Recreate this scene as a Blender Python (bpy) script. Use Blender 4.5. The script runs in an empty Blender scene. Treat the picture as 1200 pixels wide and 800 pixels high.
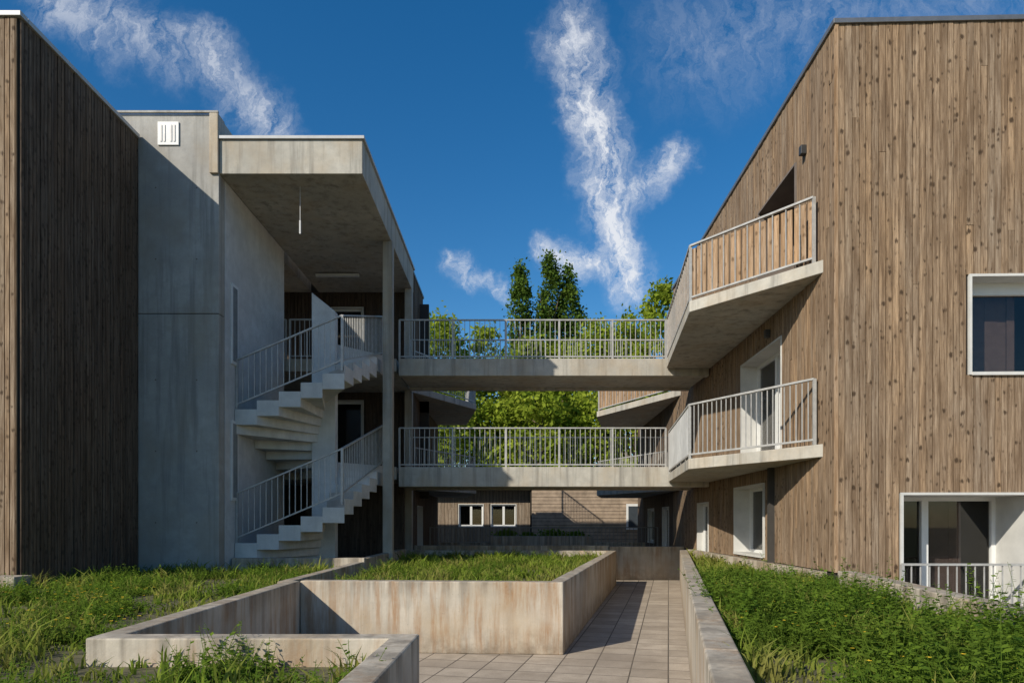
import bpy, math, random
import numpy as np
from mathutils import Vector, noise as mnoise
random.seed(7); rng=np.random.default_rng(7)
scene=bpy.context.scene

# ------------------------------------------------------------------ mesh helpers
class MB:
    def __init__(s): s.v=[]; s.f=[]; s.r=[]
    def hexa(s,p,r=None):
        if r is None: r=random.random()
        p=[Vector(q) for q in p]
        if (p[1]-p[0]).cross(p[3]-p[0]).dot(p[4]-p[0])<0:
            p=[p[3],p[2],p[1],p[0],p[7],p[6],p[5],p[4]]
        b=len(s.v); s.v+=[tuple(q) for q in p]
        for q in ((3,2,1,0),(4,5,6,7),(0,1,5,4),(1,2,6,5),(2,3,7,6),(3,0,4,7)):
            s.f.append(tuple(b+i for i in q)); s.r.append(r)
    def box(s,x0,x1,y0,y1,z0,z1,r=None):
        s.hexa([(x0,y0,z0),(x1,y0,z0),(x1,y1,z0),(x0,y1,z0),(x0,y0,z1),(x1,y0,z1),(x1,y1,z1),(x0,y1,z1)],r)
    def prism(s,poly,z0,z1,r=None):
        if r is None: r=random.random()
        a=sum(poly[i][0]*poly[(i+1)%len(poly)][1]-poly[(i+1)%len(poly)][0]*poly[i][1] for i in range(len(poly)))
        if a<0: poly=poly[::-1]
        n=len(poly); b=len(s.v)
        zf0=z0 if callable(z0) else (lambda x,y:z0); zf1=z1 if callable(z1) else (lambda x,y:z1)
        s.v+=[(x,y,zf0(x,y)) for x,y in poly]+[(x,y,zf1(x,y)) for x,y in poly]
        s.f.append(tuple(b+i for i in range(n))[::-1]); s.f.append(tuple(b+n+i for i in range(n)))
        s.r+=[r,r]
        for i in range(n):
            j=(i+1)%n; s.f.append((b+i,b+j,b+n+j,b+n+i)); s.r.append(r)
    def beam(s,p,q,w,h,r=None):
        p=Vector(p);q=Vector(q); d=q-p; dh=Vector((d.x,d.y,0))
        if dh.length<1e-6: dh=Vector((1,0,0))
        dh.normalize(); sd=Vector((-dh.y,dh.x,0))*w/2; up=Vector((0,0,h/2))
        s.hexa([p-sd-up,q-sd-up,q+sd-up,p+sd-up,p-sd+up,q-sd+up,q+sd+up,p+sd+up],r)
    def wall(s,pts,th,z0,z1,side=1):
        n=len(pts); off=[]
        P=[Vector(p) for p in pts]
        for i in range(n):
            ns=[]
            if i>0: d=(P[i]-P[i-1]).normalized(); ns.append(Vector((-d.y,d.x)))
            if i<n-1: d=(P[i+1]-P[i]).normalized(); ns.append(Vector((-d.y,d.x)))
            if len(ns)==2:
                m=(ns[0]+ns[1]).normalized(); k=1/max(.3,m.dot(ns[0])); off.append(P[i]+m*k*th*side)
            else: off.append(P[i]+ns[0]*th*side)
        s.prism([tuple(p) for p in P]+[tuple(o) for o in off[::-1]],z0,z1)
    def cone(s,p,q,r0,r1,n=7):
        p=Vector(p);q=Vector(q);d=(q-p).normalized()
        a=d.orthogonal().normalized(); c=d.cross(a); b=len(s.v)
        for (o,r) in ((p,r0),(q,r1)):
            for i in range(n):
                t=2*math.pi*i/n; s.v.append(tuple(o+a*math.cos(t)*r+c*math.sin(t)*r))
        rr=random.random()
        for i in range(n):
            j=(i+1)%n; s.f.append((b+i,b+j,b+n+j,b+n+i)); s.r.append(rr)
        s.f.append(tuple(b+n+i for i in range(n))); s.r.append(rr)
    def build(s,name,mat,parent=None,bevel=0,smooth=False):
        me=bpy.data.meshes.new(name); me.from_pydata(s.v,[],s.f); 
        at=me.attributes.new('rnd','FLOAT','FACE'); at.data.foreach_set('value',np.array(s.r,dtype=np.float32))
        me.materials.append(mat); me.update()
        o=bpy.data.objects.new(name,me); scene.collection.objects.link(o)
        if parent: o.parent=parent
        if bevel:
            m=o.modifiers.new('bev','BEVEL'); m.width=bevel; m.segments=2; m.limit_method='ANGLE'; m.angle_limit=math.radians(40)
        return o
def empty(name):
    e=bpy.data.objects.new(name,None); scene.collection.objects.link(e); return e

# ------------------------------------------------------------------ materials
class NT:
    def __init__(s,m):
        m.use_nodes=True; s.t=m.node_tree; s.t.nodes.clear()
    def n(s,typ,ins=None,**kw):
        nd=s.t.nodes.new(typ)
        for k,v in kw.items(): setattr(nd,k,v)
        if ins:
            for k,v in ins.items():
                if isinstance(v,bpy.types.NodeSocket): s.t.links.new(v,nd.inputs[k])
                else: nd.inputs[k].default_value=v
        return nd
    def link(s,a,b): s.t.links.new(a,b)
    def math(s,op,a,b=0.0,c=None,clamp=False):
        ins={0:a,1:b}
        if c is not None: ins[2]=c
        nd=s.n('ShaderNodeMath',ins,operation=op); nd.use_clamp=clamp; return nd.outputs[0]
    def vmath(s,op,a,b=(0,0,0)):
        return s.n('ShaderNodeVectorMath',{0:a,1:b},operation=op)
    def mix(s,f,a,b,mode='MIX'):
        nd=s.n('ShaderNodeMix',data_type='RGBA',blend_type=mode)
        for idx,v in ((0,f),(6,a),(7,b)):
            if isinstance(v,bpy.types.NodeSocket): s.t.links.new(v,nd.inputs[idx])
            else: nd.inputs[idx].default_value=v if idx==0 else (tuple(v)+(1,))[:4]
        return nd.outputs[2]
    def maprange(s,v,a,b,c=0.,d=1.,smooth=False):
        nd=s.n('ShaderNodeMapRange',{0:v,1:a,2:b,3:c,4:d})
        if smooth: nd.interpolation_type='SMOOTHSTEP'
        return nd.outputs[0]
    def noise(s,vec,scale,detail=4,rough=.55,map=None,dist=0):
        if map: vec=s.n('ShaderNodeMapping',{0:vec,3:map}).outputs[0]
        return s.n('ShaderNodeTexNoise',{'Vector':vec,'Scale':scale,'Detail':detail,'Roughness':rough,'Distortion':dist})
def M(name): return bpy.data.materials.new(name)

def finish(t,col,rough,bump=None,bs=.3,bd=.01,spec=.3,metal=0):
    b=t.n('ShaderNodeBsdfPrincipled',{'Base Color':col if isinstance(col,bpy.types.NodeSocket) else tuple(col)+(1,),'Roughness':rough,'Specular IOR Level':spec,'Metallic':metal})
    if bump is not None:
        bn=t.n('ShaderNodeBump',{'Height':bump,'Strength':bs,'Distance':bd}); t.link(bn.outputs[0],b.inputs['Normal'])
    o=t.n('ShaderNodeOutputMaterial'); t.link(b.outputs[0],o.inputs[0]); return b

def concrete(name,base,warm=(.42,.30,.17),warmamt=.35,dark=.5,rust=0.0,streak=.5,top=.6):
    m=M(name); t=NT(m); P=t.n('ShaderNodeTexCoord').outputs['Object']
    big=t.noise(P,.9,4,.6).outputs[0]; fine=t.noise(P,22,4,.7).outputs[0]; med=t.noise(P,4.5,5,.65).outputs[0]
    st=t.noise(P,1,4,.65,map=(6,6,.35)).outputs[0]
    c=t.mix(t.maprange(big,.3,.7),[x*.78 for x in base],[x*1.12 for x in base])
    c=t.mix(t.maprange(med,.40,.70,0,.55),c,[x*.62 for x in base])
    c=t.mix(t.math('MULTIPLY',t.maprange(st,.50,.68),streak),c,[x*dark for x in base])
    c=t.mix(t.math('MULTIPLY',t.maprange(t.noise(P,1.3,3,.6,map=(1,1,.6)).outputs[0],.46,.66),warmamt),c,warm)
    if rust>0:
        r=t.noise(P,1,5,.75,map=(7,7,.55)).outputs[0]; r2=t.noise(P,.8,3,.55).outputs[0]
        f=t.math('MULTIPLY',t.math('MULTIPLY',t.maprange(r,.45,.62),t.maprange(r2,.42,.56)),rust)
        c=t.mix(f,c,(.31,.155,.055))
        z=t.n('ShaderNodeSeparateXYZ',{0:P}).outputs[2]
        c=t.mix(t.math('MULTIPLY',t.maprange(z,.34,.0,0,1),t.maprange(med,.35,.6,.2,.85)),c,(.16,.12,.08))
        # dark run-off just below the coping edge
        c=t.mix(t.math('MULTIPLY',t.maprange(z,.66,.87,0,1),t.maprange(st,.42,.60,0,.65)),c,(.13,.11,.085))
    nz=t.n('ShaderNodeSeparateXYZ',{0:t.n('ShaderNodeNewGeometry').outputs['Normal']}).outputs[2]
    tp=t.math('MULTIPLY',t.math('GREATER_THAN',nz,.5),t.maprange(med,.38,.58,.15,top))
    c=t.mix(tp,c,[x*.42 for x in base])
    c=t.mix(t.maprange(fine,.3,.7,.0,.3),c,[x*.75 for x in base])
    vo=t.n('ShaderNodeTexVoronoi',{'Vector':P,'Scale':14.0}).outputs['Distance']
    pit=t.math('LESS_THAN',vo,.07); c=t.mix(t.math('MULTIPLY',pit,.5),c,[x*.4 for x in base])
    h=t.math('SUBTRACT',t.math('ADD',fine,t.math('MULTIPLY',med,1.5)),t.math('MULTIPLY',pit,.8))
    finish(t,c,.88,h,.4,.008,.25); return m

def wood(name,a,b,dk,grey,gamt=.5,knot=.8):
    m=M(name); t=NT(m); P=t.n('ShaderNodeTexCoord').outputs['Object']
    R=t.n('ShaderNodeAttribute',attribute_name='rnd').outputs['Fac']
    off=t.n('ShaderNodeCombineXYZ',{0:0.,1:0.,2:t.math('MULTIPLY',R,37.)}).outputs[0]
    Q=t.vmath('ADD',P,off).outputs[0]
    gn=t.noise(Q,1,5,.7,map=(55,55,2.2),dist=.8); gr=gn.outputs[0]
    md=t.noise(Q,1,4,.7,map=(14,14,1.0)).outputs[0]
    big=t.noise(P,1,4,.65,map=(1.6,1.6,.45)).outputs[0]
    wh=t.n('ShaderNodeTexWhiteNoise',{'W':t.math('MULTIPLY',R,91.7)},noise_dimensions='1D').outputs[0]
    c=t.mix(R,a,b)
    c=t.mix(t.math('MULTIPLY',t.maprange(wh,.2,1),gamt),c,grey)
    c=t.mix(t.maprange(big,.38,.62,0,.45),c,grey)
    c=t.mix(t.maprange(md,.40,.64,0,.8),c,dk)
    c=t.mix(t.maprange(gr,.42,.64,0,.8),c,dk)
    kq=t.vmath('ADD',t.n('ShaderNodeMapping',{0:Q,3:(12,12,9)}).outputs[0],t.vmath('SCALE',gn.outputs[1]).outputs[0]).outputs[0]
    vn=t.n('ShaderNodeTexVoronoi',{'Vector':kq,'Scale':1.0}); vo=vn.outputs['Distance']
    cs=t.n('ShaderNodeSeparateColor',{0:vn.outputs['Color']}).outputs[0]
    rad=t.math('MULTIPLY',t.math('POWER',cs,1.4),.42)
    k=t.math('MULTIPLY',t.maprange(t.math('SUBTRACT',vo,rad),-.16,.03,1,0),knot)
    c=t.mix(k,c,[x*.42 for x in dk])
    finish(t,c,.85,t.math('SUBTRACT',gr,t.math('MULTIPLY',k,.6)),.5,.006,.2); return m

def plain(name,col,rough=.6,var=.15,metal=0,scale=6,spec=.4):
    m=M(name); t=NT(m); P=t.n('ShaderNodeTexCoord').outputs['Object']
    n=t.noise(P,scale,4,.65).outputs[0]
    c=t.mix(t.maprange(n,.3,.75),[x*(1+var) for x in col],[x*(1-var) for x in col])
    finish(t,c,rough,n,.08,.003,spec,metal); return m

def leafmat(name,c1,c2,c3,trans=.35,sc=.9):
    m=M(name); t=NT(m); R=t.n('ShaderNodeAttribute',attribute_name='rnd').outputs['Fac']
    P=t.n('ShaderNodeTexCoord').outputs['Object']
    c=t.mix(R,c1,c2); c=t.mix(t.maprange(t.noise(P,sc,3,.6).outputs[0],.42,.62),c,c3)
    d=t.n('ShaderNodeBsdfDiffuse',{'Color':c}); tr=t.n('ShaderNodeBsdfTranslucent',{'Color':c})
    mx=t.n('ShaderNodeMixShader',{0:trans}); t.link(d.outputs[0],mx.inputs[1]); t.link(tr.outputs[0],mx.inputs[2])
    o=t.n('ShaderNodeOutputMaterial'); t.link(mx.outputs[0],o.inputs[0]); return m

C_tower=concrete('concrete_tower',(.44,.425,.395),warm=(.33,.28,.21),warmamt=.55,dark=.48,streak=.8)
C_plant=concrete('concrete_planter',(.58,.51,.41),warmamt=.6,rust=.8,dark=.45,streak=.7)
C_bridge=concrete('concrete_bridge',(.49,.46,.40),warmamt=.4,dark=.42,streak=.8)
C_white=concrete('plaster_white',(.66,.66,.65),warmamt=.05,dark=.7,streak=.3,top=.2)
C_stair=concrete('concrete_stair',(.66,.65,.62),warmamt=.1,dark=.6,streak=.35,top=.2)
W_right=wood('wood_weathered',(.46,.31,.185),(.34,.23,.14),(.125,.078,.045),(.30,.25,.195),.5,.9)
W_far=wood('wood_far',(.36,.27,.19),(.29,.215,.15),(.15,.11,.075),(.30,.26,.21),.5,.3)
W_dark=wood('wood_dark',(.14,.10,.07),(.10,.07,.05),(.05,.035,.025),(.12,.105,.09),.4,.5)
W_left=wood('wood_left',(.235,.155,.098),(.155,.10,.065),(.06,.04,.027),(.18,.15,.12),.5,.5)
W_warm=wood('wood_warm',(.58,.35,.18),(.42,.27,.155),(.22,.13,.065),(.42,.35,.28),.55,.7)
BACK=plain('backing_dark',(.03,.025,.02),.9)
RAIL=plain('rail_galvanised',(.40,.39,.37),.5,.2,.15,9)
WHITE=plain('white_frame',(.70,.70,.68),.4,.05)
REV=plain('reveal_white',(.55,.54,.51),.7,.12,0,3)
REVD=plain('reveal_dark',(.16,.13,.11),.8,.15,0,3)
METAL=plain('flashing',(.22,.22,.22),.4,.15,.6)
METALW=plain('flashing_light',(.42,.42,.42),.5,.1,.1)
CURT=plain('curtain',(.17,.125,.12),.9,.15,0,8)
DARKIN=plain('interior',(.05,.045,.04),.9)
BARK=plain('bark',(.12,.09,.06),.9,.4)
def glass():
    m=M('glass'); t=NT(m)
    a=t.n('ShaderNodeBsdfTransparent',{'Color':(.75,.74,.72,1)}); b=t.n('ShaderNodeBsdfGlossy',{'Color':(.95,.95,.95,1),'Roughness':.02})
    lw=t.n('ShaderNodeLayerWeight',{'Blend':.5}).outputs['Facing']
    f=t.math('ADD',t.math('MULTIPLY',t.math('POWER',lw,4.),.5),.04)
    mx=t.n('ShaderNodeMixShader',{0:f})
    t.link(a.outputs[0],mx.inputs[1]); t.link(b.outputs[0],mx.inputs[2])
    o=t.n('ShaderNodeOutputMaterial'); t.link(mx.outputs[0],o.inputs[0]); return m
GLASS=glass()

# ------------------------------------------------------------------ facade
def facade(par,p0,p1,z0,z1,outsign,ops,bw,wmat,zb=None,back=.25,split=.4,gap=.010,thv=.010):
    p0=Vector(p0);p1=Vector(p1); L=(p1-p0).length; d=(p1-p0)/L; n=Vector((-d.y,d.x))*outsign
    def bx(mb,s0,s1,n0,n1,za,zc,r=None):
        q=[p0+d*s0+n*n0,p0+d*s1+n*n0,p0+d*s1+n*n1,p0+d*s0+n*n1]
        mb.hexa([(v.x,v.y,za) for v in q]+[(v.x,v.y,zc) for v in q],r)
    zb=z0 if zb is None else zb
    bk=MB(); cuts=sorted(set([0,L]+[o['s'][0] for o in ops]+[o['s'][1] for o in ops]))
    for a,b in zip(cuts[:-1],cuts[1:]):
        if b-a<1e-4: continue
        mid=(a+b)/2; zs=[(z0,z1)]
        for o in ops:
            if o['s'][0]<mid<o['s'][1]:
                nz=[]
                for (u,v) in zs:
                    if o['z'][0]>=v or o['z'][1]<=u: nz.append((u,v)); continue
                    if o['z'][0]>u: nz.append((u,min(v,o['z'][0])))
                    if o['z'][1]<v: nz.append((max(u,o['z'][1]),v))
                zs=[(u,v) for u,v in nz if v-u>1e-4]
        for u,v in zs: bx(bk,a,b,-back,-.003,u,v)
    bk.build('wall_backing',BACK,par)
    bd=MB(); s=0
    while s<L-.01:
        w=bw*random.uniform(.92,1.08); e=min(s+w,L); mid=(s+e)/2
        zs=[(zb,z1)]
        for o in ops:
            if o['s'][0]<mid<o['s'][1]:
                nz=[]
                for (u,v) in zs:
                    if o['z'][0]>=v or o['z'][1]<=u: nz.append((u,v)); continue
                    if o['z'][0]>u: nz.append((u,o['z'][0]))
                    if o['z'][1]<v: nz.append((o['z'][1],v))
                zs=[(u,v) for u,v in nz if v-u>.02]
        for u,v in zs:
            parts=[(u,v)]
            if random.random()<split and v-u>2:
                c=random.uniform(u+.6,v-.6); parts=[(u,c-.002),(c+.002,v)]
            for (a,b) in parts:
                bx(bd,s+gap/2,e-gap/2,0,.020+random.random()*thv,a,b)
        s=e
    bd.build('timber_cladding',wmat,par)
    fr=MB();rv=MB();rvd=MB();gl=MB();cu=MB();dk=MB();m=.035
    for o in ops:
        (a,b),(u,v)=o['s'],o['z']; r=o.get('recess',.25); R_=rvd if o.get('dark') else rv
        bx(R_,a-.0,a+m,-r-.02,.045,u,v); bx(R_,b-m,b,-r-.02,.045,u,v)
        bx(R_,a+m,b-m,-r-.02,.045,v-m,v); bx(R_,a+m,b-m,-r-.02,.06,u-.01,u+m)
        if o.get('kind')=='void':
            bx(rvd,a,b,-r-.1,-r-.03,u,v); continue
        a2,b2,u2,v2=a+m,b-m,u+m,v-m; fw=.06; tb=o.get('box',.06)
        bx(fr,a2,a2+fw,-r-.02,-r+.05,u2,v2);bx(fr,b2-fw,b2,-r-.02,-r+.05,u2,v2)
        bx(fr,a2+fw,b2-fw,-r-.02,-r+.05,u2,u2+fw);bx(fr,a2+fw,b2-fw,-r-.02,-r+.055,v2-tb,v2)
        for k in o.get('mull',[]):
            c=a2+(b2-a2)*k; bx(fr,c-.05,c+.05,-r-.02,-r+.06,u2+fw,v2-tb)
        bx(gl,a2+fw,b2-fw,-r-.005,-r,u2+fw,v2-tb)
        for (k0,k1) in o.get('curtain',[]):
            c0=a2+(b2-a2)*k0;c1=a2+(b2-a2)*k1; x0=c0
            while x0<c1-.02:
                x1=min(c1,x0+random.uniform(.07,.22)); dd=random.uniform(0,.03)
                bx(cu,x0,x1,-r-.2-dd,-r-.19-dd,u2,v2); x0=x1
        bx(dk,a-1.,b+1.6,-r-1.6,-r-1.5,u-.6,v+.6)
    for mb,nm,mt in ((rv,'window_reveals',REV),(rvd,'recess_lining',REVD),(fr,'window_frames',WHITE),(gl,'window_glass',GLASS),(cu,'curtains',CURT),(dk,'room_interior',DARKIN)):
        if mb.v: mb.build(nm,mt,par)
    return bx

def railing(mb,path,h=1.0,sp=.115,bar=.014,bottom=.08,wood=None,ww=.085):
    P=[Vector(p) for p in path]
    for p,q in zip(P[:-1],P[1:]):
        d=q-p; L=Vector((d.x,d.y)).length
        up=Vector((0,0,h)); mb.beam(p+up,q+up,.05,.03)
        bu=Vector((0,0,bottom)); mb.beam(p+bu,q+bu,.03,.03)
        n=max(1,int(L/sp))
        if wood:
            for k in range(n):
                c=p+d*((k+.5)/n); e=Vector((d.x,d.y,0)).normalized()*(ww*random.uniform(.85,1.1)/2)
                hh=h-.13+random.uniform(-.02,.02)
                wood.beam(c-e+Vector((0,0,h*.5+.02)),c+e+Vector((0,0,h*.5+.02)),.02,hh)
        else:
            for k in range(1,n):
                c=p+d*(k/n)
                mb.beam(c+Vector((-bar/2,0,bottom+(h-bottom)/2)),c+Vector((bar/2,0,bottom+(h-bottom)/2)),.016,h-bottom-.02)
    for c in P: mb.beam(c+Vector((-.021,0,h/2-.04)),c+Vector((.021,0,h/2-.04)),.042,h+.085)

# ================================================================== SETTING
g=MB(); g.box(-400,400,-200,900,-.2,-.012); 
def groundmat():
    m=M('ground_soil'); t=NT(m); P=t.n('ShaderNodeTexCoord').outputs['Object']
    c=t.mix(t.noise(P,.4,6).outputs[0],(.05,.075,.02),(.10,.09,.05)); finish(t,c,.95); return m
g.build('ground',groundmat())
def pavmat():
    m=M('paving_slabs'); t=NT(m); P=t.n('ShaderNodeTexCoord').outputs['Object']
    Q=t.n('ShaderNodeMapping',{0:P,2:(0,0,math.radians(12.9))}).outputs[0]
    br=t.n('ShaderNodeTexBrick',{'Vector':Q,'Color1':(.50,.42,.33,1),'Color2':(.36,.30,.235,1),'Mortar':(.06,.05,.04,1),'Scale':1.0,'Mortar Size':.008,'Mortar Smooth':.2,'Brick Width':.4,'Row Height':.4,'Bias':0.})
    br.offset=0.; n=t.noise(P,3,6,.65).outputs[0]; f=t.noise(P,45,4,.7).outputs[0]; b2=t.noise(P,.7,4,.6).outputs[0]
    c=t.mix(t.maprange(n,.42,.68,0,.55),br.outputs[0],(.22,.18,.135)); c=t.mix(t.maprange(b2,.45,.65,0,.4),c,(.24,.19,.14)); c=t.mix(t.maprange(f,.4,.7,0,.3),c,(.16,.135,.105))
    h=t.math('ADD',t.math('MULTIPLY',br.outputs[1],-1.),t.math('MULTIPLY',f,.3))
    finish(t,c,.85,h,.6,.006,.3); return m
pv=MB(); pv.box(-9,13,-4.4,29.5,-.011,0); pv.build('paving',pavmat())

TOP=.88
def xi(d): return .9+.236*(d-3.06)
pw=empty('walkway_parapet_wall'); a=MB()
for y0,y1 in ((.6,3.9),(3.91,8.2),(8.21,12.9),(12.91,18.2)):
    a.wall([(xi(y0),y0),(xi(y1),y1)],.19,0,TOP,side=-1)
a.build('parapet_concrete',C_plant,pw,.012)
a=MB(); pp=empty('drain_pipe')
a.cone((xi(3.3)-.05,3.3,.66),(xi(3.3)-.045,3.32,.0),.035,.035,14)
a.cone((xi(3.3)-.05,3.3,.60),(xi(3.3)-.05,3.3,.67),.043,.043,14)
a.cone((xi(3.3)-.05,3.3,.66),(xi(3.3)+.05,3.3,.68),.035,.035,14)
a.build('pipe',WHITE,pp)
pl=empty('concrete_planter'); a=MB()
a.wall([(-2.63,8.47),(.62,8.26),(2.69,17.6),(-2.78,18.0)],.18,0,TOP,side=1)
a.wall([(-2.78,13.0),(-2.78,18.0)],.18,0,.915,side=1)
a.build('planter_wall',C_plant,pl,.012)
SOIL=plain('soil',(.10,.09,.045),.95,.4,0,12)
a=MB(); a.prism([(-2.6,8.6),(.5,8.4),(2.5,17.5),(-2.7,17.8)],0,.70)
a.build('planter_soil',SOIL,pl)
pl2=empty('concrete_planter'); a=MB()
a.wall([(-.66,.6),(-.60,4.43),(-2.50,4.43),(-2.63,8.46)],.17,0,TOP,side=1)
a.wall([(-5.3,12.9),(-2.79,12.9)],.19,0,.93,side=1)
a.wall([(-2.80,8.6),(-2.80,12.9)],.16,0,.86,side=1)
a.build('planter_wall',C_plant,pl2,.012)
LB=[(-14,.6),(-.84,.6),(-.78,4.3),(-2.66,4.3),(-2.95,8.5),(-2.95,12.85),(-5.34,12.85),(-5.4,12.44),(-6.8,12.4),(-6.8,9.44),(-14,9.44)]
a=MB(); a.prism(LB,0,.70); a.build('planter_soil',SOIL,pl2)
a=MB(); a.box(-9.0,-6.6,9.05,9.40,0,.88); a.build('plinth_wall',C_plant,pl2,.012)
ew=empty('retaining_wall'); a=MB(); a.box(2.72,4.80,19.0,19.2,0,.935); a.box(-2.75,2.70,19.1,19.3,0,.96)
a.build('wall',C_plant,ew,.01)
ew=empty('retaining_wall'); a=MB(); a.box(-.75,2.85,24,24.4,0,1.12); a.box(-2.6,-.77,24.1,24.3,0,.9); a.box(2.87,4.7,24.1,24.3,0,.9); a.build('wall',C_plant,ew,.01)
RB=[(xi(.6)+.19,.6),(xi(18)+.17,18),(4.74,18),(4.5,9.6),(3.80,5.1),(3.15,.6)]
rb=empty('planting_bed'); a=MB(); a.prism(RB,0,.70); a.build('bed_soil',SOIL,rb)
a=MB(); a.wall([(3.17,.6),(3.83,5.1),(4.53,9.50)],.22,0,.93,side=-1); a.build('bed_kerb_wall',C_plant,rb,.012)
a=MB(); a.wall([(4.34,9.75),(4.62,18)],.16,0,.90,side=-1); a.build('plinth_kerb',C_plant,rb,.01)

# ================================================================== RIGHT BUILDING
RBd=empty('timber_clad_apartment_building')
ZR=8.58
facade(RBd,(4.56,9.6),(4.865,20.5),0,ZR,1,[
  dict(s=(2.9,4.73),z=(.96,2.33),recess=.33,mull=[.5]),
  dict(s=(2.0,4.26),z=(2.76,4.78),recess=.33,mull=[.5],curtain=[(0,.4)]),
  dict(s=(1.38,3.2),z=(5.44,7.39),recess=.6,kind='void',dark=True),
  dict(s=(6.8,7.9),z=(.02,2.1),recess=.15),
 ],.092,W_right,zb=.905)
bx=facade(RBd,(4.575,9.6),(13,9.36),0,ZR,-1,[
  dict(s=(1.80,3.4),z=(3.66,5.06),recess=.30,box=.17,mull=[.80],curtain=[(.10,.62)]),
  dict(s=(.86,2.75),z=(.02,2.02),recess=.85,mull=[.42],curtain=[(.46,.80)]),
 ],.092,W_right,zb=.0)
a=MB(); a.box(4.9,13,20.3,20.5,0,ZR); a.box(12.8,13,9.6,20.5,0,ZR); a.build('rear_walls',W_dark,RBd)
a=MB(); a.prism([(4.50,9.545),(13,9.31),(13,20.55),(4.80,20.55)],ZR+.002,ZR+.07); a.build('roof_coping',METAL,RBd,.005)
a=MB(); a.prism([(4.85,9.9),(12.7,9.7),(12.7,20.2),(5.1,20.2)],5.2,5.4);a.prism([(5.3,10.6),(12.7,10.6),(12.7,20.2),(5.3,20.2)],2.5,2.7); a.build('floor_slabs',DARKIN,RBd)
a=MB(); a.box(4.528,4.575,9.562,9.598,0.9,ZR); a.build('corner_trim',W_warm,RBd)
facade(RBd,(4.87,20.52),(5.0,27),0,5.6,1,[dict(s=(.6,1.6),z=(.02,2.1),recess=.1),dict(s=(3,4.2),z=(.9,2.1),recess=.1)],.115,W_left)
a=MB(); a.box(5.2,13,20.52,27,5.0,5.65); a.box(5.0,13,26.9,27.1,0,5.6); a.build('far_wing_roof',C_bridge,RBd)

def balcony(par,poly,z,wood_r,h=.98,th=.19,solid=None):
    s=MB(); s.prism(poly,z-th,z); s.build('balcony_slab',C_bridge,par,.01)
    r=MB(); w=MB(); c=Vector((sum(p[0] for p in poly)/len(poly),sum(p[1] for p in poly)/len(poly)))
    ins=[Vector(p)+(c-Vector(p)).normalized()*.07 for p in poly]
    A=ins[0]+(ins[1]-ins[0]).normalized()*.12; pts=[(A.x,A.y,z),(ins[1].x,ins[1].y,z),(ins[2].x,ins[2].y,z)]
    if solid is not None:
        A,B=ins[solid],ins[solid+1]; d=(B-A).normalized()*.06; A=A+d;B=B-d
        q=MB(); q.beam((A.x,A.y,z+.52),(B.x,B.y,z+.52),.018,.86); q.build('balustrade_panel',C_white,par)
    if wood_r:
        railing(MB(),pts,h,wood=w,sp=.108,ww=.082)
        railing(r,pts,h,sp=.21)
    else:
        railing(r,pts,h,sp=.105)
    r.build('balcony_railing',RAIL,par)
    if w.v:
        o=w.build('balcony_timber_slats',W_warm,par); o.location=(.022,.022,0)
balcony(RBd,[(4.56,9.96),(3.08,11.85),(3.66,16.17),(4.70,16.17)],5.44,True)
balcony(RBd,[(4.56,9.96),(3.18,12.3),(3.70,16.17),(4.70,16.17)],2.75,False,solid=1)
balcony(RBd,[(4.86,19.4),(2.92,23.5),(3.4,26),(5.0,26)],5.42,True)
balcony(RBd,[(4.86,19.4),(2.92,23.5),(3.4,26),(5.0,26)],2.72,False)
r=MB(); railing(r,[(5.42,9.48,0.02),(7.4,9.42,0.02)],1.0,sp=.12); r.build('terrace_railing',RAIL,RBd)
a=MB(); 
for (y,z) in ((10.6,7.3),(12.2,4.9)):
    x=4.56+.028*(y-9.6); a.box(x-.12,x-.03,y-.05,y+.05,z,z+.14)
a.build('wall_lamps',plain('lamp_dark',(.04,.04,.04),.5),RBd,.01)

# ================================================================== LEFT BUILDING
LBd=empty('timber_clad_apartment_building')
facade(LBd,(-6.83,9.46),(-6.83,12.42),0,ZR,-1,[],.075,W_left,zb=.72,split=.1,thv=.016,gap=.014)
facade(LBd,(-14,9.46),(-6.845,9.46),0,ZR,-1,[],.075,W_right,zb=.88,split=.1,gap=.014)
a=MB(); a.box(-14,-6.77,9.40,9.55,ZR+.002,ZR+.07); a.box(-6.95,-6.77,9.56,12.42,ZR+.002,ZR+.07); a.build('roof_coping',METALW,LBd,.005)
a=MB(); a.box(-14,-6.96,9.56,14,ZR-.2,ZR); a.box(-14,-13.8,9.6,22,0,ZR);a.build('roof_deck',METAL,LBd)

# ================================================================== STAIR TOWER
ST=empty('concrete_stair_tower')
a=MB()
a.box(-8.2,-5.345,12.45,12.70,0,5.40); a.box(-8.2,-5.345,12.45,12.70,5.412,9.04)
a.box(-8.19,-5.36,12.70,16,8.7,9.03)
a.build('tower_front_wall',C_tower,ST,.008)
a=MB(); a.box(-8.1,-5.36,12.47,12.68,5.38,5.43); a.build('formwork_joint',BACK,ST)
a=MB()
for z in (1.6,2.9,4.2,6.4,7.7):
    for x in (-6.5,-5.75):
        a.cone((x,12.452,z),(x,12.4485,z),.014,.014,10)
a.build('formwork_tie_holes',REVD,ST)
a=MB(); a.box(-5.55,-5.34,12.71,16.0,0,7.955); a.box(-8.2,-5.56,15.8,16.0,0,9.0); a.build('side_wall',C_white,ST,.005)
a=MB(); a.box(-8.2,-5.344,12.40,12.449,9.045,9.08) ; a.build('tower_coping',C_tower,ST)
a=MB(); a.box(-5.50,-5.343,12.40,12.448,7.95,9.04); a.build('edge_pier',C_plant,ST,.01)
a=MB(); a.box(-5.343,-2.73,12.46,18.9,7.96,8.58); a.box(-8.2,-5.56,16.01,18.9,7.97,8.57); a.build('canopy_slab',C_bridge,ST,.01)
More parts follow.
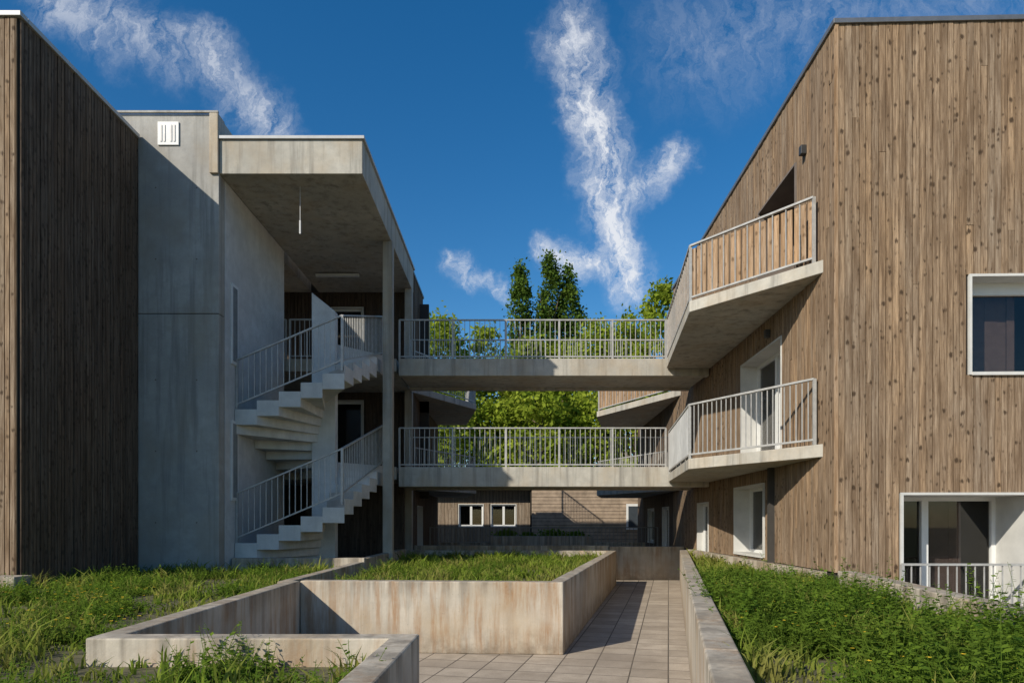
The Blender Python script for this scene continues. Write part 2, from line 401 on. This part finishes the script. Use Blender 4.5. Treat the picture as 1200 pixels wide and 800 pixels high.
a=MB(); a.box(-5.340,-2.69,12.42,18.95,8.583,8.64); a.build('canopy_flashing',METALW,ST,.004)
a=MB(); a.box(-2.92,-2.70,15.4,15.62,0,7.958); a.box(-2.92,-2.72,18.55,18.75,0,7.958); a.build('column',C_bridge,ST,.012)
a=MB(); a.box(-6.45,-6.07,12.425,12.449,8.47,8.89); a.build('vent_frame',WHITE,ST)
a=MB(); 
for x in (-6.40,-6.34,-6.22,-6.16): 
    a.box(x,x+.03,12.415,12.424,8.53,8.83)
a.build('vent_slots',METAL,ST)
a=MB(); 
for z in (4.6,2.0): a.box(-5.338,-5.31,12.95,13.25,z+.02,z+1.55)
a.build('slot_window_frame',WHITE,ST)
a=MB(); 
for z in (4.6,2.0): a.box(-5.309,-5.305,13.0,13.2,z+.08,z+1.49)
a.build('slot_window_glass',plain('slot_glass',(.25,.27,.28),.1),ST)
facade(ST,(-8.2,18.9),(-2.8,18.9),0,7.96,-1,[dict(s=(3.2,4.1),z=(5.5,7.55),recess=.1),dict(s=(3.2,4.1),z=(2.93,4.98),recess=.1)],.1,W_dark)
YB=21.3
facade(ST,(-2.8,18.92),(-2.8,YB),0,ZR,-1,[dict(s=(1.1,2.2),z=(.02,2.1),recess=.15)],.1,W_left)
a=MB(); a.box(-8,-2.75,18.96,YB+.05,ZR,ZR+.07); a.box(-8,-3.1,YB-.2,YB,0,ZR);a.build('rear_block_roof',METAL,ST)
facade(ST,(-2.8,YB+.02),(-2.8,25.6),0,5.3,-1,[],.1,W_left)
a=MB(); a.box(-8,-3.05,YB+.05,25.6,5.0,5.35); a.box(-8,-3,25.5,25.7,0,5.3);a.build('far_wing_roof',C_bridge,ST)
balcony(ST,[(-2.8,18.98),(-1.15,22),(-1.7,25.5),(-2.8,25.5)],5.42,False)
balcony(ST,[(-2.8,18.98),(-1.15,22),(-1.7,25.5),(-2.8,25.5)],2.72,False)
a=MB()
for z in (5.49,2.92): a.box(-8.1,-2.75,16.22,18.85,z-.30,z)
a.build('landing_slabs',C_bridge,ST,.01)
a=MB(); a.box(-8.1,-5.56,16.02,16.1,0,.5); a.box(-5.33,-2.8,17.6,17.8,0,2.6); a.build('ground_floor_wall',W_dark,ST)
r=MB(); railing(r,[(-8.0,16.3,5.49),(-5.4,16.3,5.49)],.95); railing(r,[(-5.3,16.3,5.49),(-4.25,16.3,5.49)],.95)
r.build('landing_railing',RAIL,ST)
a=MB(); a.box(-5.0,-3.9,17.35,17.45,7.86,7.93); a.build('tube_lamp',WHITE,ST,.01)
a=MB(); a.box(-4.01,-4.0,12.9,12.91,7.25,7.96); a.box(-4.02,-3.99,12.89,12.92,7.05,7.3); a.build('hanging_cable',METALW,ST)

SC=empty('concrete_staircase')
CX,CY=-4.02,14.7
OUT=[(-5.33,13.12),(-3.22,13.12),(-2.97,16.2),(-5.33,16.2)]
def ray(ang):
    dx,dy=math.cos(ang),math.sin(ang); best=None
    for i in range(len(OUT)):
        x1,y1=OUT[i];x2,y2=OUT[(i+1)%len(OUT)]; ex,ey=x2-x1,y2-y1
        den=dx*ey-dy*ex
        if abs(den)<1e-9: continue
        t=((x1-CX)*ey-(y1-CY)*ex)/den; u=((x1-CX)*dy-(y1-CY)*dx)/den
        if t>0 and -1e-6<=u<=1+1e-6 and (best is None or t<best): best=t
    return (CX+dx*best,CY+dy*best)
def angof(x,y): return math.degrees(math.atan2(y-CY,x-CX))
CANG=sorted([angof(x,y) for x,y in OUT])
def sector(a0,a1):
    lo,hi=min(a0,a1),max(a0,a1); an=[lo]
    for k in (-360,0,360):
        for c in CANG:
            if lo+.01<c+k<hi-.01: an.append(c+k)
    an=sorted(an)+[hi]
    return [(CX,CY)]+[ray(math.radians(x)) for x in an]
RISE=2.57/15
def lp(a,b,t): return (a[0]+(b[0]-a[0])*t,a[1]+(b[1]-a[1])*t)
PB=[lp((-2.99,15.9),(-3.22,13.12),k/5) for k in range(6)]+[lp((-3.22,13.12),(-5.33,13.12),k/5) for k in range(1,6)]
ANG=[angof(*p) for p in PB]; ANG=[q if q<120 else q-360 for q in ANG]
e0=ANG[-1]; e1=-262.; ANG+= [e0+(e1-e0)*k/5 for k in range(1,6)]
trs=MB(); rl=MB()
for top in (5.49,2.92):
    trs.prism(sector(ANG[0],98),top-.28,top)
    for k in range(15):
        z=top-RISE*(k+1)
        trs.prism(sector(ANG[k+1],ANG[k]),max(0,z-.30),z)
    i_=.06
    pth=[(-2.99-i_,16.15,top-.0),(-3.22-i_,13.12+i_,top-RISE*5-.02),(-5.31,13.12+i_,top-RISE*10-.02)]
    railing(rl,pth,.98,sp=.108,bottom=.12)
trs.build('stair_steps',C_stair,SC,.006); rl.build('stair_railing',RAIL,SC)
a=MB(); a.prism([(-4.27,14.55),(-3.77,14.55),(-3.77,14.78),(-4.27,14.78)],0,lambda x,y:6.5-(x+4.27)*.8); a.build('central_pier',C_white,SC,.01)

# ================================================================== FOOTBRIDGES
for top,bot in ((5.49,5.08),(2.92,2.45)):
    FB=empty('concrete_footbridge'); a=MB()
    a.box(-2.69,4.68,16.2,16.42,bot,top); a.box(-2.69,4.68,17.9,18.12,bot+.004,top); a.box(-2.69,4.68,16.43,17.89,bot+.05,top-.1)
    a.build('deck_beams',C_bridge,FB,.012)
    r=MB(); railing(r,[(-2.68,16.27,top-.02),(3.66,16.27,top-.02)],.95,sp=.118); railing(r,[(-2.68,18.05,top-.02),(4.7,18.05,top-.02)],.95,sp=.118)
    for k in range(1,5):
        x=-2.68+6.34*k/5; r.box(x-.022,x+.022,16.25,16.29,top-.02,top+.95)
    r.build('bridge_railing',RAIL,FB)

# ================================================================== BACK BUILDING
BB=empty('timber_pavilion_building')
facade(BB,(-5.5,30),(.8,30),0,3.15,-1,[dict(s=(3.14,4.26),z=(1.41,2.42),recess=.1,mull=[.5]),dict(s=(4.56,5.7),z=(1.41,2.42),recess=.1,mull=[.5])],.14,W_far)
h=MB(); z=.0
while z<3.1:
    h.box(.853,4.6,29.3+random.random()*.02,29.45,z,z+.135,.3+random.random()*.3); h.box(4.606,8.5,29.3+random.random()*.02,29.45,z,z+.135,.3+random.random()*.3)
    z+=.15
h.build('horizontal_cladding',plain('weathered_slats',(.33,.25,.18),.85,.35,0,3),BB)
a=MB(); a.box(.8,9,29.46,29.6,0,3.1); a.build('wall',BACK,BB)
a=MB(); a.box(-5.7,9,29.2,36,3.152,3.28); a.build('roof',METAL,BB)
a=MB(); a.box(4.9,5.6,29.22,29.29,1.3,2.4); a.build('window_frame',WHITE,BB); a=MB(); a.box(4.98,5.52,29.20,29.215,1.4,2.3); a.build('window_pane',plain('pane',(.05,.06,.07),.1),BB)
TR=empty('metal_railing'); r=MB(); railing(r,[(-2.7,22.5,.5),(4.8,22.5,.5)],.94,sp=.13); r.build('railing_bars',plain('rail_dark',(.18,.17,.15),.5),TR)

# ================================================================== VEGETATION
def inpoly(x,y,poly):
    ins=np.zeros(len(x),bool); n=len(poly)
    for i in range(n):
        x1,y1=poly[i];x2,y2=poly[(i+1)%n]
        c=((y1>y)!=(y2>y))&(x<(x2-x1)*(y-y1)/((y2-y1) if abs(y2-y1)>1e-9 else 1e-9)+x1); ins^=c
    return ins
def nfield(x,y,s,ph=0):
    return np.array([mnoise.noise((a*s+ph,b*s,ph)) for a,b in zip(x,y)])
def rawmesh(name,V,F,R,mat,parent=None):
    me=bpy.data.meshes.new(name); me.from_pydata(V.tolist(),[],F)
    at=me.attributes.new('rnd','FLOAT','FACE'); at.data.foreach_set('value',np.asarray(R,dtype=np.float32))
    me.materials.append(mat); o=bpy.data.objects.new(name,me); scene.collection.objects.link(o)
    if parent:o.parent=parent
    return o
def grass(name,poly,n,z,mat,hmin=.02,hmax=.11,xmin=None):
    xs=[p[0] for p in poly];ys=[p[1] for p in poly]
    x0=max(min(xs),xmin) if xmin is not None else min(xs)
    x=rng.uniform(x0,max(xs),n*3); y=min(ys)+(max(ys)-min(ys))*rng.random(n*3)**1.35
    k=inpoly(x,y,poly); x=x[k][:n]; y=y[k][:n]; m=len(x)
    nf=nfield(x,y,1.3,3.)+.9*nfield(x,y,5.,9.)
    keep=rng.random(m)<np.clip(.45+nf*2.4,.04,1); x=x[keep];y=y[keep];nf=nf[keep]; m=len(x)
    h=(hmin+(hmax-hmin)*rng.random(m)**2.2)*np.clip(1+nf*2.0,.4,2.8)
    w=rng.uniform(.003,.008,m)*(1+.08*y); a=rng.uniform(0,6.283,m); b=rng.uniform(0,6.283,m); lean=rng.uniform(.2,1.4,m)*h
    dx,dy=np.cos(a)*w,np.sin(a)*w; lx,ly=np.cos(b)*lean,np.sin(b)*lean
    V=np.zeros((m,5,3)); zz=z+np.clip(nf,0,1)*.04
    V[:,0]=np.stack([x-dx,y-dy,zz-.05],1);V[:,1]=np.stack([x+dx,y+dy,zz-.05],1)
    V[:,2]=np.stack([x+dx*.9+lx*.35,y+dy*.9+ly*.35,zz+h*.6],1);V[:,3]=np.stack([x-dx*.9+lx*.35,y-dy*.9+ly*.35,zz+h*.6],1)
    V[:,4]=np.stack([x+lx,y+ly,zz+h],1)
    F=[];
    for i in range(m):
        q=i*5; F.append((q,q+1,q+2,q+3)); F.append((q+3,q+2,q+4))
    R=np.repeat(np.clip(rng.random(m)*.8+nf*.5+.1,0,1),2)
    return rawmesh(name,V.reshape(-1,3),F,R,mat)
G1=leafmat('grass_blades',(.10,.16,.02),(.23,.30,.04),(.27,.26,.07),.4,1.6)
G2=leafmat('weed_leaves',(.05,.11,.018),(.20,.29,.03),(.12,.18,.025),.35,1.3)
grass('grass',LB,70000,.70,G1,xmin=-9.5)
grass('grass',RB,38000,.70,G1)
PI=[(-2.45,8.65),(.45,8.5),(2.45,17.4),(-2.6,17.8)]
grass('grass',PI,24000,.70,G1,.03,.11)

def weeds(name,pts,mat,hrange=(.15,.4),leaf=.05):
    V=[];F=[];R=[]
    def quad(c,u,v,r):
        b=len(V); V.extend([tuple(c),tuple(c+u*.5+v*.42),tuple(c+u),tuple(c+u*.5-v*.42)]); F.append((b,b+1,b+2,b+3)); R.append(r)
    for (x,y,z) in pts:
        pr=random.random()*.6; sc=random.uniform(.5,1.6)
        for st in range(random.randint(3,7)):
            h=random.uniform(*hrange)*sc; a=random.uniform(0,6.28); ln=random.uniform(.05,.8)*h
            base=Vector((x+random.uniform(-.07,.07),y+random.uniform(-.07,.07),z)); tip=base+Vector((math.cos(a)*ln,math.sin(a)*ln,h))
            sd=Vector((.003,0,0)); b=len(V); V.extend([tuple(base-sd),tuple(base+sd),tuple(tip+sd*.4),tuple(tip-sd*.4)]);F.append((b,b+1,b+2,b+3));R.append(.3)
            k=int(h/.02)+1
            for i in range(k):
                t=.1+.9*i/k; c=base.lerp(tip,t); L=leaf*random.uniform(.6,1.3)*(1.25-t*.7)
                th=random.uniform(0,6.28); u=Vector((math.cos(th),math.sin(th),random.uniform(-.3,.6))).normalized()
                v=u.cross(Vector((random.uniform(-.4,.4),random.uniform(-.4,.4),1))).normalized()
                quad(c,u*L,v*L*.8,min(1,pr+random.random()*.4))
    return rawmesh(name,np.array(V),F,R,mat)
def scatter(poly,n,y0=None,y1=None,x0=None,x1=None):
    xs=[p[0] for p in poly];ys=[p[1] for p in poly]; out=[]
    while len(out)<n:
        x=random.uniform(x0 if x0 is not None else min(xs),x1 if x1 is not None else max(xs)); y=random.uniform(y0 if y0 is not None else min(ys),y1 if y1 is not None else max(ys))
        if inpoly(np.array([x]),np.array([y]),poly)[0]:
            f=mnoise.noise((x*1.1,y*1.1,5.)); 
            if random.random()<.4+f*2.2: out.append((x,y,.70))
    return out
weeds('weeds',scatter(RB,2600,y1=11),G2,(.04,.18),.046)
weeds('weeds',scatter(RB,190,y0=2.4,y1=7.5,x0=1.9),G2,(.18,.40),.06)
weeds('weeds',scatter(LB,4200,x0=-9,y1=12),G2,(.03,.15),.042)
weeds('weeds',scatter(LB,70,x0=-6,y0=3,y1=11),G2,(.14,.26),.05)
weeds('weeds',scatter(PI,550),G2,(.04,.18),.048)
V=[];F=[];R=[]
for (x,y,z) in scatter(LB,260,x0=-6,x1=-2.6,y0=2.5,y1=8)+scatter(RB,90,y0=3,y1=9):
    h=random.uniform(.12,.24); 
    for k in range(5):
        a=k*1.2566; b=len(V); c=Vector((x,y,z+h)); u=Vector((math.cos(a),math.sin(a),.25))*.015; v=Vector((-math.sin(a),math.cos(a),0))*.007
        V.extend([tuple(c),tuple(c+u*.6+v),tuple(c+u),tuple(c+u*.6-v)]);F.append((b,b+1,b+2,b+3));R.append(.5)
rawmesh('wildflowers',np.array(V),F,R,plain('petals',(.75,.5,.03),.6))

L1=leafmat('tree_leaves',(.12,.18,.018),(.28,.36,.035),(.34,.40,.05),.45)
L2=leafmat('poplar_leaves',(.055,.10,.02),(.13,.19,.028),(.08,.14,.024),.3)
def tree(name,x,y,H,R,n,mat,shape='round',z0=.15,leaf=.16,seed=0):
    rg=np.random.default_rng(seed+11); rd=random.Random(seed); par=empty(name)
    t=MB(); tr=.02*H*.6 if shape!='poplar' else .25
    t.cone((x,y,-.1),(x,y,H*.35),tr,tr*.7,9); t.cone((x,y,H*.35),(x+.1,y,H*.85),tr*.7,tr*.15,8)
    for i in range(14):
        hz=rd.uniform(.2,.75)*H; a=rd.uniform(0,6.28); 
        if shape=='poplar': e=(x+math.cos(a)*R*.6,y+math.sin(a)*R*.6,hz+H*.16)
        else: e=(x+math.cos(a)*R*.75,y+math.sin(a)*R*.75,min(hz+R*.5,H*.95))
        t.cone((x,y,hz),e,tr*.35,tr*.08,5)
    t.build('trunk_and_limbs',BARK,par)
    nc=max(30,int(n/70)); C=[]
    while len(C)<nc:
        u=rg.uniform(0,1); a=rg.uniform(0,6.283)
        if shape=='poplar': prof=R*(min(1,u*4)**.5)*(1 if u<.76 else max(.15,1-(u-.76)*3.3))*(.8+.4*mnoise.noise((math.cos(a)*2+seed,math.sin(a)*2,u*9)))
        else: prof=R*math.sqrt(max(0,1-(2*u-1)**2))*(.8+.5*mnoise.noise((math.cos(a)*1.5+seed,math.sin(a)*1.5,u*4)))
        rr=prof*rg.uniform(.35,1)**.5*rg.uniform(.75,1.12)
        C.append((x+math.cos(a)*rr,y+math.sin(a)*rr,H*z0+(H*(1-z0))*u))
    C=np.array(C); idx=rg.integers(0,nc,n); sp=(.25 if shape=='poplar' else .38*max(.6,R/3.2))
    csz=rg.uniform(.6,1.3,nc)*sp
    P=C[idx]+rg.normal(0,1,(n,3))*csz[idx][:,None]*np.array([1,1,.75 if shape!='poplar' else 1.6])
    u=rg.normal(0,1,(n,3)); u/=np.linalg.norm(u,axis=1)[:,None]; w=rg.normal(0,1,(n,3)); v=np.cross(u,w); v/=np.linalg.norm(v,axis=1)[:,None]
    s=leaf*rg.uniform(.6,1.35,n)[:,None]; V=np.stack([P-u*s,P+v*s*.6,P+u*s,P-v*s*.6],1).reshape(-1,3)
    F=[(4*i,4*i+1,4*i+2,4*i+3) for i in range(n)]
    rc=rg.random(nc); rawmesh('crown_leaves',V,F,np.clip(rc[idx]*.75+rg.random(n)*.25,0,1),mat,par)
tree('poplar_tree',.6,50,20.4,1.05,10000,L2,'poplar',.1,.13,1)
tree('poplar_tree',2.75,50,20.8,1.35,12000,L2,'poplar',.1,.13,2)
tree('poplar_tree',4.2,50.5,20.2,1.5,12000,L2,'poplar',.1,.13,3)
tl=[(-4.8,44,14.6,3.4),(-1.7,47,14.6,3.0),(-7.5,42,12,3.5),(1.2,46,13.8,3),(3.4,47,13.8,3),(5.6,44,14.4,3),(7.6,45,15.4,3.0),(9.3,42,16.2,2.6),(12.5,44,13,3.5),
    (-3.6,37.5,9.6,2.9),(-1.1,38.5,8.2,2.6),(1.6,37.5,9.6,2.7),(4.2,38.8,8.4,2.6),(6.8,38,10.4,2.8)]
for i,(x,y,H,R) in enumerate(tl):
    tree('tree',x,y,H,R,9500 if y>40 else 7500,L1,'round',.12 if y>40 else .05,.14,20+i)
def shrub(x,y,z,r,n,seed):
    rg=np.random.default_rng(seed); P=rg.normal(0,1,(n,3))*np.array([r,r*.6,r*.5])*.5+np.array([x,y,z+r*.35])
    u=rg.normal(0,1,(n,3)); u/=np.linalg.norm(u,axis=1)[:,None]; v=np.cross(u,rg.normal(0,1,(n,3))); v/=np.linalg.norm(v,axis=1)[:,None]; s=.06
    rawmesh('shrub',np.stack([P-u*s,P+v*s*.6,P+u*s,P-v*s*.6],1).reshape(-1,3),[(4*i,4*i+1,4*i+2,4*i+3) for i in range(n)],rg.random(n),G2)
for i,(x,r) in enumerate([(-.2,.35),(.6,.25),(1.5,.4),(2.3,.3)]): shrub(x,24.6,1.0,r,700,i)

# ================================================================== WORLD
w=bpy.data.worlds.new("World"); scene.world=w; t=NT(w)
w.cycles.sampling_method='MANUAL'; w.cycles.sample_map_resolution=256
EL=32; AZ=225
sky=t.n('ShaderNodeTexSky'); sky.sky_type='NISHITA'; sky.sun_disc=False; sky.sun_elevation=math.radians(EL); sky.sun_rotation=math.radians(AZ)
sky.air_density=1.0; sky.dust_density=.4; sky.ozone_density=2.5
hs=t.n('ShaderNodeHueSaturation',{'Saturation':1.38,'Value':1.0,'Color':sky.outputs[0]}).outputs[0]
D=t.n('ShaderNodeTexCoord').outputs['Generated']; sep=t.n('ShaderNodeSeparateXYZ',{0:D})
yy=t.math('MAXIMUM',sep.outputs[1],.05)
uv=t.n('ShaderNodeCombineXYZ',{0:t.math('DIVIDE',sep.outputs[0],yy),1:t.math('DIVIDE',sep.outputs[2],yy),2:0.}).outputs[0]
n1=t.noise(uv,7,6,.65); wv=t.vmath('SCALE',t.vmath('SUBTRACT',n1.outputs[1],(.5,.5,.5)).outputs[0]); wv.inputs[3].default_value=.14
p=t.vmath('MULTIPLY',t.vmath('ADD',uv,wv.outputs[0]).outputs[0],(1,1,0)).outputs[0]
def S(px,py): return ((px-600)/800,(612-py)/800,0)
segs=[(668,40,690,120,56,.72),(690,120,715,240,58,.95),(715,240,738,325,46,.95),(728,235,795,182,38,.66),(645,290,730,318,32,.8),
 (60,0,205,65,60,.5),(235,60,325,155,48,.55),
 (535,300,550,335,26,.6),(550,335,592,350,20,.6),(820,50,960,10,120,.25),(1000,10,1190,5,70,.22)]
tot=None
for (ax,ay,bx_,by,wd,st) in segs:
    A=Vector(S(ax,ay));B=Vector(S(bx_,by)); ba=B-A
    pa=t.vmath('SUBTRACT',p,tuple(A)).outputs[0]
    h=t.math('DIVIDE',t.vmath('DOT_PRODUCT',pa,tuple(ba)).outputs['Value'],ba.length_squared,clamp=True)
    sc=t.n('ShaderNodeVectorMath',{0:tuple(ba),3:h},operation='SCALE').outputs[0]
    ds=t.vmath('LENGTH',t.vmath('SUBTRACT',pa,sc).outputs[0]).outputs['Value']
    mk=t.maprange(ds,0,wd/800,st,0,True)
    tot=mk if tot is None else t.math('MAXIMUM',tot,mk)
n2=t.noise(p,16,8,.75,map=(1.9,.8,1)).outputs[0]
den=t.math('MULTIPLY',tot,t.maprange(n2,.36,.60,.10,1.2))
den=t.math('POWER',t.math('MINIMUM',den,.95),1.3)
den=t.math('MULTIPLY',den,t.math('GREATER_THAN',sep.outputs[1],.06))
col=t.mix(den,hs,(6.6,6.8,7.2))
bg=t.n('ShaderNodeBackground',{'Color':col,'Strength':.124}); o=t.n('ShaderNodeOutputWorld'); t.link(bg.outputs[0],o.inputs[0])

sd=bpy.data.lights.new('sun','SUN'); sd.energy=5.0; sd.angle=math.radians(.5); sd.color=(1,.93,.80)
so=bpy.data.objects.new('sun',sd); scene.collection.objects.link(so)
e=math.radians(EL); dirv=Vector((math.cos(e)*.7071,math.cos(e)*.7071,-math.sin(e)))
so.rotation_euler=dirv.to_track_quat('-Z','Y').to_euler(); so.location=(-20,-20,20)

cd=bpy.data.cameras.new('camera'); co=bpy.data.objects.new('camera',cd); scene.collection.objects.link(co)
co.location=(0,0,1.6); co.rotation_euler=(math.radians(90),0,0); cd.sensor_width=36; cd.lens=24; cd.shift_y=212/1200; cd.clip_end=2000; cd.clip_start=.05
scene.camera=co
scene.view_settings.view_transform='Standard'; scene.view_settings.look='None'; scene.view_settings.exposure=0
